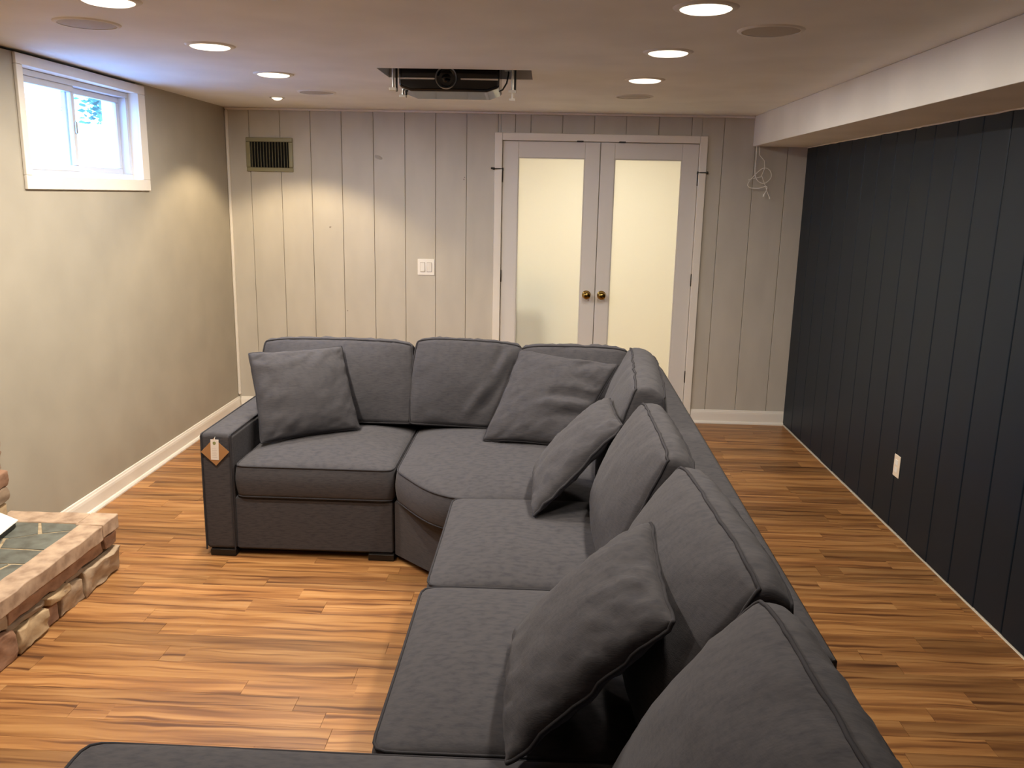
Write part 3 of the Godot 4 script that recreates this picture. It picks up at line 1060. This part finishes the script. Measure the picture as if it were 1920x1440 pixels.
func build_sofa() -> void:
	var t := thing("sectional_sofa", "large charcoal grey fabric sectional sofa turning the corner in the middle of the wood floor", "sofa")
	var b := B.new()
	# arm
	b = B.new()
	blob(b, Vector3(0.0725, 0.2775, 0.49), 0.022, Vector3i(3, 8, 10), func(p: Vector3) -> Vector3: return p + Vector3(0.8725, 0.3075, 2.21) + Vector3(0, 0.008 * (1.0 - pow(p.x / 0.0725, 2)) if p.y > 0.2 else 0.0, 0.004 * (1.0 - pow(p.y / 0.2775, 2)) * signf(p.z)))
	var arm := obj("arm", b, M.fabric, t)
	b = B.new()
	tube(b, PackedVector3Array([Vector3(0.939, 0.03, 2.701), Vector3(0.939, 0.3, 2.704), Vector3(0.939, 0.575, 2.70), Vector3(0.939, 0.583, 2.69), Vector3(0.939, 0.584, 1.9)]), 0.004, 6)
	tube(b, PackedVector3Array([Vector3(0.806, 0.03, 2.701), Vector3(0.806, 0.3, 2.704), Vector3(0.806, 0.575, 2.70), Vector3(0.806, 0.583, 2.69), Vector3(0.806, 0.584, 1.9)]), 0.004, 6)
	obj("piping", b, M.welt, arm)
	# bases
	b = B.new()
	slab(b, Vector3(0.94, 0.03, 1.80), Vector3(1.678, 0.288, 2.692), 0.012)
	obj("base", b, M.fabric, t)
	b = B.new()
	var wf := PackedVector2Array([Vector2(1.684, 1.85), Vector2(2.9, 1.85), Vector2(2.9, 3.03), Vector2(2.02, 3.03), Vector2(1.985, 2.985), Vector2(1.90, 2.895), Vector2(1.80, 2.80), Vector2(1.684, 2.688)])
	prism(b, wf, 0.03, 0.288, 0.006)
	obj("base", b, M.fabric, t)
	b = B.new()
	slab(b, Vector3(2.015, 0.03, 3.036), Vector3(2.9, 0.288, 4.695), 0.012)
	obj("base", b, M.fabric, t)
	b = B.new()
	slab(b, Vector3(1.375, 0.03, 4.70), Vector3(2.9, 0.288, 5.60), 0.012)
	obj("base", b, M.fabric, t)
	# back frames
	b = B.new()
	slab(b, Vector3(0.82, 0.03, 1.715), Vector3(1.68, 0.745, 1.86), 0.02)
	obj("back_frame", b, M.fabric, t)
	b = B.new()
	slab(b, Vector3(1.683, 0.03, 1.715), Vector3(2.98, 0.745, 1.86), 0.02)
	obj("back_frame", b, M.fabric, t)
	b = B.new()
	bx(b, Vector3(2.910, 0.404, 3.25), Vector3(0.135, 0.748, 3.075), 0.028, Basis(Vector3.UP, -0.014))
	obj("back_frame", b, M.fabric, t)
	b = B.new()
	bx(b, Vector3(2.876, 0.3985, 5.215), Vector3(0.135, 0.737, 0.846), 0.028, Basis(Vector3.UP, -0.014))
	obj("back_frame", b, M.fabric, t)
	# feet
	for p in [[0.882, 2.66], [1.62, 2.66], [0.882, 1.78], [2.88, 1.80], [2.9, 3.2], [2.08, 4.68], [1.45, 4.84], [1.45, 5.55], [2.88, 5.55], [2.06, 3.17]]:
		b = B.new()
		bx(b, Vector3(p[0], 0.016, p[1]), Vector3(0.12, 0.032, 0.09), 0.003)
		obj("leg", b, M.leg, t)
	# seats
	seat(t, rect_edges(0.95, 1.682, 1.93, 2.704), 0.288, 0.44, 0.05, 301)
	var curve := PackedVector2Array([Vector2(1.995, 3.034), Vector2(1.975, 3.024), Vector2(1.93, 3.0), Vector2(1.885, 2.965), Vector2(1.84, 2.915), Vector2(1.79, 2.848), Vector2(1.735, 2.765), Vector2(1.69, 2.70)])
	seat(t, [PackedVector2Array([Vector2(1.69, 1.95), Vector2(2.74, 1.95)]), PackedVector2Array([Vector2(2.74, 1.95), Vector2(2.74, 3.034)]), PackedVector2Array([Vector2(2.74, 3.034), Vector2(1.995, 3.034)]), curve, PackedVector2Array([Vector2(1.69, 2.70), Vector2(1.69, 1.95)])], 0.288, 0.44, 0.055, 302)
	seat(t, rect_edges(1.985, 2.74, 3.04, 3.855), 0.288, 0.445, 0.045, 303)
	seat(t, rect_edges(1.975, 2.74, 3.86, 4.69), 0.288, 0.446, 0.045, 304)
	seat(t, rect_edges(1.335, 2.74, 4.695, 5.60), 0.288, 0.446, 0.045, 305)
	# backs along the panelled wall
	back_cushion(t, Vector3(0.40, 0.215, 0.07), lean_top(Vector3(1.264, 0.892, 1.955), 0.0, 0.30, 0.0, 0.215, 0.07), 401, [[Vector2(0.1, 0.75), Vector2(0.05, 0.95), 0.06, -0.006], [Vector2(0.45, 0.7), Vector2(0.42, 0.95), 0.06, -0.006]], 0.055, func(q: Vector3, u: float, v: float, _w: float) -> Vector3:
		if u < -0.7 and v < -0.3:
			q.x += 0.075 * (-u - 0.7) / 0.3
		return q)
	back_cushion(t, Vector3(0.285, 0.225, 0.075), lean_top(Vector3(1.955, 0.905, 1.955), 0.0, 0.30, -0.03, 0.225, 0.075), 402, [[Vector2(0.95, 0.6), Vector2(0.35, -0.5), 0.09, -0.016], [Vector2(0.75, 0.75), Vector2(0.05, -0.7), 0.08, 0.012], [Vector2(0.6, 0.8), Vector2(0.45, 0.1), 0.07, -0.012], [Vector2(-0.6, -0.8), Vector2(0.3, -0.95), 0.1, 0.01]], 0.06)
	back_cushion(t, Vector3(0.29, 0.21, 0.065), lean_top(Vector3(2.505, 0.885, 1.94), 0.0, 0.28, 0.0, 0.21, 0.065), 403, [[Vector2(-0.2, 0.9), Vector2(-0.1, 0.4), 0.08, -0.01]], 0.05)
	# backs along the long side (turned to face the beige wall)
	back_cushion(t, Vector3(0.545, 0.235, 0.062), lean_top(Vector3(2.755, 0.925, 2.54), -PI / 2 - 0.085, 0.30, 0.025, 0.235, 0.062), 404, [[Vector2(0.1, 0.9), Vector2(0.15, 0.2), 0.05, -0.01]], 0.06)
	back_cushion(t, Vector3(0.37, 0.225, 0.046), lean_top(Vector3(2.728, 0.905, 3.545), -PI / 2, 0.42, 0.0, 0.225, 0.046), 405, [[Vector2(-0.3, 0.9), Vector2(-0.2, 0.3), 0.05, -0.008]], 0.075)
	back_cushion(t, Vector3(0.405, 0.225, 0.044), lean_top(Vector3(2.772, 0.905, 4.36), -PI / 2 + 0.045, 0.48, 0.0, 0.225, 0.044), 406, [], 0.095)
	back_cushion(t, Vector3(0.39, 0.25, 0.044), lean_top(Vector3(2.79, 0.905, 5.19), -PI / 2 + 0.02, 0.60, 0.0, 0.25, 0.044), 407, [[Vector2(-0.9, 0.5), Vector2(-0.2, 0.3), 0.07, 0.008]], 0.11)
	# hang tag on the arm
	var g := thing("hang_tag", "diamond-shaped brown card tag with white label pinned to sofa arm", "tag", Vector3(0.872, 0.44, 2.708))
	b = B.new()
	bx(b, Vector3(0, 0.065, 0.003), Vector3(0.092, 0.092, 0.0012), 0.0005, Basis(Vector3.BACK, PI / 4 + 0.03))
	obj("card", b, M.kraft, g)
	b = B.new()
	bx(b, Vector3(0.0, 0.076, 0.0052), Vector3(0.037, 0.096, 0.001), 0.0004, Basis(Vector3.BACK, -0.03))
	var lab := obj("white_label", b, M.paper, g)
	b = B.new()
	lathe(b, [Vector2(0, 0.0008), Vector2(0.0035, 0.0008)], 14, Transform3D(Basis(Vector3.RIGHT, PI / 2), Vector3(0.0, 0.107, 0.0057)))
	lathe(b, [Vector2(0.0045, 0.0008), Vector2(0.0072, 0.0008)], 18, Transform3D(Basis(Vector3.RIGHT, PI / 2), Vector3(0.0, 0.107, 0.0057)))
	obj("green_mark", b, M.green, lab)
	b = B.new()
	for k in 6:
		slab(b, Vector3(-0.012, 0.04 + k * 0.008, 0.0055), Vector3(0.010 - 0.003 * (k % 2), 0.0415 + k * 0.008, 0.0060), 0.0001)
	obj("print", b, mat(rgb8(214, 204, 196), 0.7), lab)
	b = B.new()
	tube(b, PackedVector3Array([Vector3(0.002, 0.122, 0.006), Vector3(0.002, 0.13, 0.004), Vector3(0.003, 0.136, 0.0)]), 0.0008, 5)
	obj("string", b, M.cable, g)

func pillow(label: String, bl: Vector3, br: Vector3, tl: Vector3, tr: Vector3, thick: float, seed_: int, folds := []) -> void:
	var base := (bl + br) / 2.0
	var t := thing("throw_pillow", label, "pillow", base, "throw pillows on the sofa")
	var nz := noise(seed_, 1.0, 3)
	var nrm := (br - bl).cross(tl - bl).normalized()
	var N := 34
	var edge := func(u: float, v: float) -> Vector3:
		# corners stay sharp, sides draw in a little
		var uu := u * (1.0 - 0.05 * (1.0 - v * v)); var vv := v * (1.0 - 0.05 * (1.0 - u * u))
		var corner := 1.0 - 0.02 * pow(u * v, 8.0)
		uu *= corner; vv *= corner
		var a := (uu + 1.0) / 2.0; var c := (vv + 1.0) / 2.0
		var p := bl.lerp(br, a).lerp(tl.lerp(tr, a), c) - base
		return p + nrm * 0.012 * (nz.get_noise_2d(u * 2.5, v * 2.5 + 9.0)) * maxf(absf(u), absf(v))
	var b := B.new()
	for s in [1.0, -1.0]:
		var from := b.v.size()
		var ifrom := b.i.size()
		for r in N + 1:
			for c in N + 1:
				var u := sin((2.0 * c / N - 1.0) * PI / 2.0); var v := sin((2.0 * r / N - 1.0) * PI / 2.0)
				var cu := 1.0 - u * u; var cv := 1.0 - v * v
				var h := thick * pow(cu * cv, 0.38)
				var ring := minf(1.0, 6.0 * minf(cu, cv))
				# gathers that fan out from the seam
				h += thick * 0.05 * ring * (1.0 - cu * cv) * nz.get_noise_3d(u * 9.0, v * 9.0, s * 4.0) + thick * 0.07 * nz.get_noise_3d(u * 1.6, v * 1.6, s * 7.0) * ring
				if s > 0:
					for g in folds:
						var cp := Geometry2D.get_closest_point_to_segment(Vector2(u, v), g[0], g[1])
						var d := Vector2(u, v).distance_to(cp)
						h += g[3] * exp(-d * d / (g[2] * g[2])) * ring
				b.vert(edge.call(u, v) + nrm * (h if s > 0 else -0.5 * h), Vector3.ZERO)
		for r in N:
			for c in N:
				var q := from + r * (N + 1) + c
				b.quad(q, q + 1, q + N + 2, q + N + 1, nrm * s)
		smooth_normals(b, from, ifrom)
	obj("cover", b, M.fabric, t)
	var loop := PackedVector3Array()
	for k in 4 * 30:
		var q := k % 30
		var w := sin((2.0 * q / 30.0 - 1.0) * PI / 2.0)
		match k / 30:
			0: loop.append(edge.call(w, -1.0))
			1: loop.append(edge.call(1.0, w))
			2: loop.append(edge.call(-w, 1.0))
			3: loop.append(edge.call(-1.0, -w))
	b = B.new()
	tube(b, loop, 0.0055, 6, true)
	obj("piping", b, M.welt, t)

func build_pillows() -> void:
	pillow("charcoal pillow resting against the sofa arm with the hang tag", Vector3(1.0, 0.475, 2.47), Vector3(1.425, 0.49, 2.205), Vector3(0.90, 0.885, 2.30), Vector3(1.298, 0.885, 2.03), 0.088, 501)
	pillow("wrinkled charcoal pillow lying back in the sofa corner", Vector3(2.06, 0.495, 2.37), Vector3(2.50, 0.495, 2.44), Vector3(2.225, 0.90, 2.075), Vector3(2.715, 0.865, 2.235), 0.075, 502,
		[[Vector2(0.95, 0.1), Vector2(0.1, 0.05), 0.07, -0.024], [Vector2(0.98, -0.15), Vector2(0.0, -0.2), 0.06, 0.018], [Vector2(0.98, -0.35), Vector2(0.3, -0.42), 0.06, -0.016], [Vector2(0.95, 0.35), Vector2(0.45, 0.5), 0.07, -0.02], [Vector2(0.5, 0.9), Vector2(0.3, 0.75), 0.08, -0.012]])
	pillow("charcoal pillow standing edge-on at the bend of the seats", Vector3(2.322, 0.495, 2.85), Vector3(2.322, 0.495, 3.36), Vector3(2.633, 0.83, 2.80), Vector3(2.650, 0.825, 3.235), 0.085, 503)
	pillow("large charcoal pillow on the long seat in front of the chaise end", Vector3(2.287, 0.495, 4.26), Vector3(2.286, 0.495, 4.79), Vector3(2.633, 0.85, 4.275), Vector3(2.630, 0.805, 4.725), 0.095, 504,
		[[Vector2(0.0, 0.9), Vector2(0.1, 0.55), 0.07, -0.008], [Vector2(0.4, 0.9), Vector2(0.35, 0.5), 0.06, 0.008]])

# ---------------------------------------------------------------- ceiling
func build_ceiling_fittings() -> void:
	var rows := [[0.93, "window-side", 1.08], [2.815, "soffit-side", 0.6]]
	var nth := ["closest to the back wall", "second from the back wall", "third from the back wall", "fourth from the back wall"]
	for r in rows:
		for k in 4:
			var z := 1.82 + k * 0.843
			var t := thing("recessed_light", "glowing round ceiling light in the %s row, %s" % [r[1], nth[k]], "light", Vector3(r[0], CEIL, z), "recessed ceiling lights")
			var b := B.new()
			lathe(b, [Vector2(0.08, 0.0), Vector2(0.08, -0.006), Vector2(0.092, -0.006), Vector2(0.1, -0.002), Vector2(0.102, 0.0)], 40)
			obj("trim_ring", b, M.ceiling, t)
			b = B.new()
			lathe(b, [Vector2(0, -0.0135), Vector2(0.05, -0.013), Vector2(0.07, -0.011), Vector2(0.079, -0.007), Vector2(0.08, 0.0)], 40)
			obj("lamp_lens", b, M.lamp, t)
			area_light(Vector3(r[0], CEIL - 0.016, z), 0.11, DOWNLIGHT * r[2] * ((0.5 if r[0] < 2.0 else 0.8) if k == 3 else 1.0), WARM)
	# small eyeball lamp in the corner
	var e := thing("spotlight", "small bright eyeball spotlight in the ceiling above the wall vent", "light", Vector3(0.60, CEIL, 0.70))
	var b2 := B.new()
	lathe(b2, [Vector2(0.036, 0.0), Vector2(0.036, -0.004), Vector2(0.044, -0.004), Vector2(0.05, 0.0)], 32)
	obj("trim_ring", b2, M.zinc, e)
	b2 = B.new()
	lathe(b2, [Vector2(0, -0.018), Vector2(0.016, -0.016), Vector2(0.028, -0.009), Vector2(0.035, 0.0)], 24)
	obj("lamp_lens", b2, M.lamp, e)
	var s := SpotLight3D.new()
	s.name = "spot_light"
	s.position = Vector3(0.60, CEIL - 0.03, 0.70)
	s.rotation = Vector3(-PI / 2, 0, 0)
	s.spot_angle = 58.0
	s.spot_angle_attenuation = 0.35
	s.spot_range = 8.0
	s.spot_attenuation = 2.0
	s.light_size = 0.012
	s.light_energy = EYEBALL
	s.light_color = Color(1.0, 0.9, 0.74)
	s.shadow_enabled = true
	add_child(s, true)
	# flush round loudspeakers
	var sp := [[0.65, 3.11, "pale round ceiling loudspeaker close to the basement window"], [0.945, 1.04, "round ceiling loudspeaker beside the small eyeball spotlight"], [3.105, 3.15, "grey round ceiling loudspeaker closest to the camera on the soffit side"], [2.83, 1.09, "faint round ceiling loudspeaker before the double doors"]]
	for q in sp:
		var t := thing("ceiling_speaker", q[2], "speaker", Vector3(q[0], CEIL, q[1]), "round speakers in the ceiling")
		var b := B.new()
		lathe(b, [Vector2(0.1, 0.0), Vector2(0.1, -0.005), Vector2(0.112, -0.004), Vector2(0.116, 0.0)], 44)
		obj("rim", b, M.ceiling, t)
		b = B.new()
		lathe(b, [Vector2(0, -0.0048), Vector2(0.09, -0.0042), Vector2(0.1, -0.003), Vector2(0.1, 0.0)], 44)
		obj("grille", b, M.grille, t)

func build_projector() -> void:
	var t := thing("projector", "black projector with silver lens ring hanging in the ceiling opening", "projector", Vector3(1.848, 2.12, 1.88))
	var b := B.new()
	blob(b, Vector3(0.246, 0.09, 0.125), 0.014, Vector3i(10, 4, 6), func(p: Vector3) -> Vector3:
		# belly bows down and forward a little
		var q := p + Vector3(0, 0.11, 0)
		if p.y < 0:
			q.y += 0.022 * maxf(0.0, absf(p.x) / 0.246 - 0.75) / 0.25 + 0.012 * (p.z + 0.125) / 0.25
		q.z += 0.012 * (1.0 - pow(p.x / 0.246, 2)) if p.z > 0 else 0.0
		return q)
	obj("body", b, M.gloss_black, t)
	b = B.new()
	slab(b, Vector3(-0.24, 0.086, 0.118), Vector3(-0.068, 0.094, 0.139), 0.002)
	slab(b, Vector3(0.058, 0.086, 0.118), Vector3(0.24, 0.094, 0.139), 0.002)
	obj("trim_strip", b, M.strip, t)
	var fx := Transform3D(Basis(Vector3.RIGHT, PI / 2), Vector3(-0.012, 0.094, 0.128))
	b = B.new()
	lathe(b, [Vector2(0.051, 0.0), Vector2(0.053, 0.018), Vector2(0.051, 0.022), Vector2(0.047, 0.018), Vector2(0.047, 0.0)], 40, fx)
	obj("lens_ring", b, M.silver, t)
	b = B.new()
	lathe(b, [Vector2(0.047, 0.012), Vector2(0.034, 0.008), Vector2(0.026, 0.004), Vector2(0.024, 0.008), Vector2(0.012, 0.013), Vector2(0, 0.0145)], 36, fx)
	obj("lens", b, M.lens, t)
	b = B.new()
	tube(b, PackedVector3Array([Vector3(0.245, 0.04, 0.10), Vector3(0.262, 0.045, 0.12), Vector3(0.282, 0.075, 0.13), Vector3(0.29, 0.12, 0.12), Vector3(0.285, 0.2, 0.08)]), 0.004, 8)
	obj("cable", b, M.black, t)
	var m := thing("projector_mount", "zinc threaded rods with white square nuts holding the ceiling projector", "mount", Vector3(1.848, 2.12, 1.88))
	for r in [[-0.265, 0.17, 0.028], [-0.242, 0.02, 0.012], [0.31, 0.17, 0.025]]:
		b = B.new()
		tube(b, PackedVector3Array([Vector3(r[0], r[2], r[1]), Vector3(r[0], 0.36, r[1])]), 0.0055, 10)
		var rod := obj("rod", b, M.zinc, m)
		b = B.new()
		bx(b, Vector3(r[0], r[2] + 0.006, r[1]), Vector3(0.034, 0.014, 0.034), 0.002)
		obj("nut", b, M.nut, rod)
		b = B.new()
		bx(b, Vector3(r[0] + 0.014, 0.16, r[1] - 0.014), Vector3(0.01, 0.27, 0.012), 0.002)
		obj("bracket", b, M.black, rod)
	b = B.new()
	tube(b, PackedVector3Array([Vector3(0.31, 0.025, 0.17), Vector3(0.31, -0.008, 0.17)]), 0.005, 8)
	bx(b, Vector3(0.31, -0.006, 0.17), Vector3(0.028, 0.012, 0.028), 0.002)
	obj("nut", b, M.nut, m)
	b = B.new()
	slab(b, Vector3(0.27, 0.13, 0.12), Vector3(0.33, 0.22, 0.165), 0.003)
	slab(b, Vector3(-0.262, 0.27, -0.1), Vector3(0.32, 0.3, 0.19), 0.003)
	obj("plate", b, M.black, m)

# ---------------------------------------------------------------- small things on walls
func build_small() -> void:
	# vent
	var t := thing("wall_vent", "olive metal wall vent with upright louvers on the panelled wall", "vent", Vector3(0.317, 1.918, 0.0))
	var b := B.new()
	var hw := 0.171; var hh := 0.12; var fr := 0.03
	slab(b, Vector3(-hw, -hh, 0), Vector3(hw, -hh + fr, 0.016), 0.004)
	slab(b, Vector3(-hw, hh - fr, 0), Vector3(hw, hh, 0.016), 0.004)
	slab(b, Vector3(-hw, -hh + fr, 0), Vector3(-hw + fr, hh - fr, 0.016), 0.004)
	slab(b, Vector3(hw - fr, -hh + fr, 0), Vector3(hw, hh - fr, 0.016), 0.004)
	obj("frame", b, M.vent, t)
	b = B.new()
	slab(b, Vector3(-hw + fr, -hh + fr, 0.0005), Vector3(hw - fr, hh - fr, 0.002), 0.0005)
	obj("duct", b, M.vent_dark, t)
	for k in 13:
		b = B.new()
		var x := lerpf(-hw + fr + 0.012, hw - fr - 0.012, k / 12.0)
		bx(b, Vector3(x, 0, 0.008), Vector3(0.0022, 2 * (hh - fr), 0.012), 0.0005, Basis(Vector3.UP, 0.06))
		obj("louver", b, M.vent if k % 2 == 0 else M.vent, t)
	# switch
	t = thing("light_switch", "white double rocker light switch on the panelled wall beside the doors", "switch", Vector3(1.458, 1.131, 0.0))
	b = B.new()
	slab(b, Vector3(-0.063, -0.06, 0), Vector3(0.063, 0.06, 0.006), 0.004)
	obj("plate", b, M.plate, t)
	for s in [-1, 1]:
		b = B.new()
		slab(b, Vector3(s * 0.025 - 0.0185, -0.035, 0.0062), Vector3(s * 0.025 + 0.0185, 0.035, 0.007), 0.0004)
		obj("bezel", b, M.wall_gap, t)
		b = B.new()
		bx(b, Vector3(s * 0.025, 0, 0.009), Vector3(0.0335, 0.066, 0.006), 0.0015, Basis(Vector3.RIGHT, 0.05 * s))
		obj("rocker", b, M.rocker, t)
	# outlet
	t = thing("wall_outlet", "almond outlet plate low on the dark navy panelled wall", "outlet", Vector3(ROOM_W - 0.012, 0.345, 2.088))
	b = B.new()
	slab(b, Vector3(-0.006, -0.058, -0.036), Vector3(0, 0.058, 0.036), 0.003)
	obj("plate", b, M.almond, t)
	for s in [-1, 1]:
		b = B.new()
		slab(b, Vector3(-0.0075, s * 0.02 - 0.014, -0.0165), Vector3(-0.0055, s * 0.02 + 0.014, 0.0165), 0.001)
		obj("socket", b, M.plate, t)
	# loop of thin white cable under the soffit
	t = thing("hanging_cable", "thin white cable looped and dangling under the soffit in the panelled corner", "cable", Vector3(3.84, SOF_Y, 0.05))
	b = B.new()
	var c := Curve3D.new()
	for q in [[-0.03, 0.0, 0], [-0.028, -0.1, 0.004], [-0.03, -0.18, 0.008], [-0.01, -0.235, 0.012], [0.04, -0.255, 0.012], [0.085, -0.215, 0.01], [0.075, -0.165, 0.004], [0.03, -0.15, 0.0], [-0.02, -0.19, -0.004], [-0.07, -0.255, 0.0], [-0.06, -0.285, 0.006], [0.0, -0.29, 0.012], [0.055, -0.275, 0.016], [0.06, -0.30, 0.016], [0.045, -0.335, 0.012]]:
		var p := Vector3(q[0], q[1], q[2])
		c.add_point(p)
	for k in range(1, c.point_count - 1):
		var d := (c.get_point_position(k + 1) - c.get_point_position(k - 1)) / 6.0
		c.set_point_in(k, -d); c.set_point_out(k, d)
	tube(b, c.tessellate_even_length(5, 0.008), 0.003, 6)
	tube(b, PackedVector3Array([Vector3(-0.012, 0, 0.006), Vector3(-0.008, -0.06, 0.008), Vector3(0.03, -0.10, 0.01), Vector3(0.036, -0.15, 0.008), Vector3(0.015, -0.21, 0.012), Vector3(-0.05, -0.225, 0.014), Vector3(-0.075, -0.235, 0.01)]), 0.0026, 6)
	tube(b, PackedVector3Array([Vector3(0.02, -0.20, 0.0), Vector3(0.05, -0.27, 0.004), Vector3(0.075, -0.33, 0.006), Vector3(0.085, -0.35, 0.008)]), 0.0026, 6)
	obj("wire", b, M.cable, t)
	b = B.new()
	tube(b, PackedVector3Array([Vector3(0.045, -0.33, 0.012), Vector3(0.043, -0.347, 0.012)]), 0.005, 8)
	tube(b, PackedVector3Array([Vector3(0.085, -0.345, 0.008), Vector3(0.089, -0.362, 0.008)]), 0.0045, 8)
	obj("plug", b, M.cable, t)
	# small hook on the door casing
	t = thing("bumper", "tiny dark knob on the panelled wall beside the upper door hinge", "hook", Vector3(1.938, 1.853, 0.0))
	b = B.new()
	lathe(b, [Vector2(0, 0.014), Vector2(0.006, 0.013), Vector2(0.008, 0.009), Vector2(0.004, 0.004), Vector2(0.006, 0.0)], 14, Transform3D(Basis(Vector3.RIGHT, PI / 2), Vector3.ZERO))
	obj("knob", b, M.bronze, t)
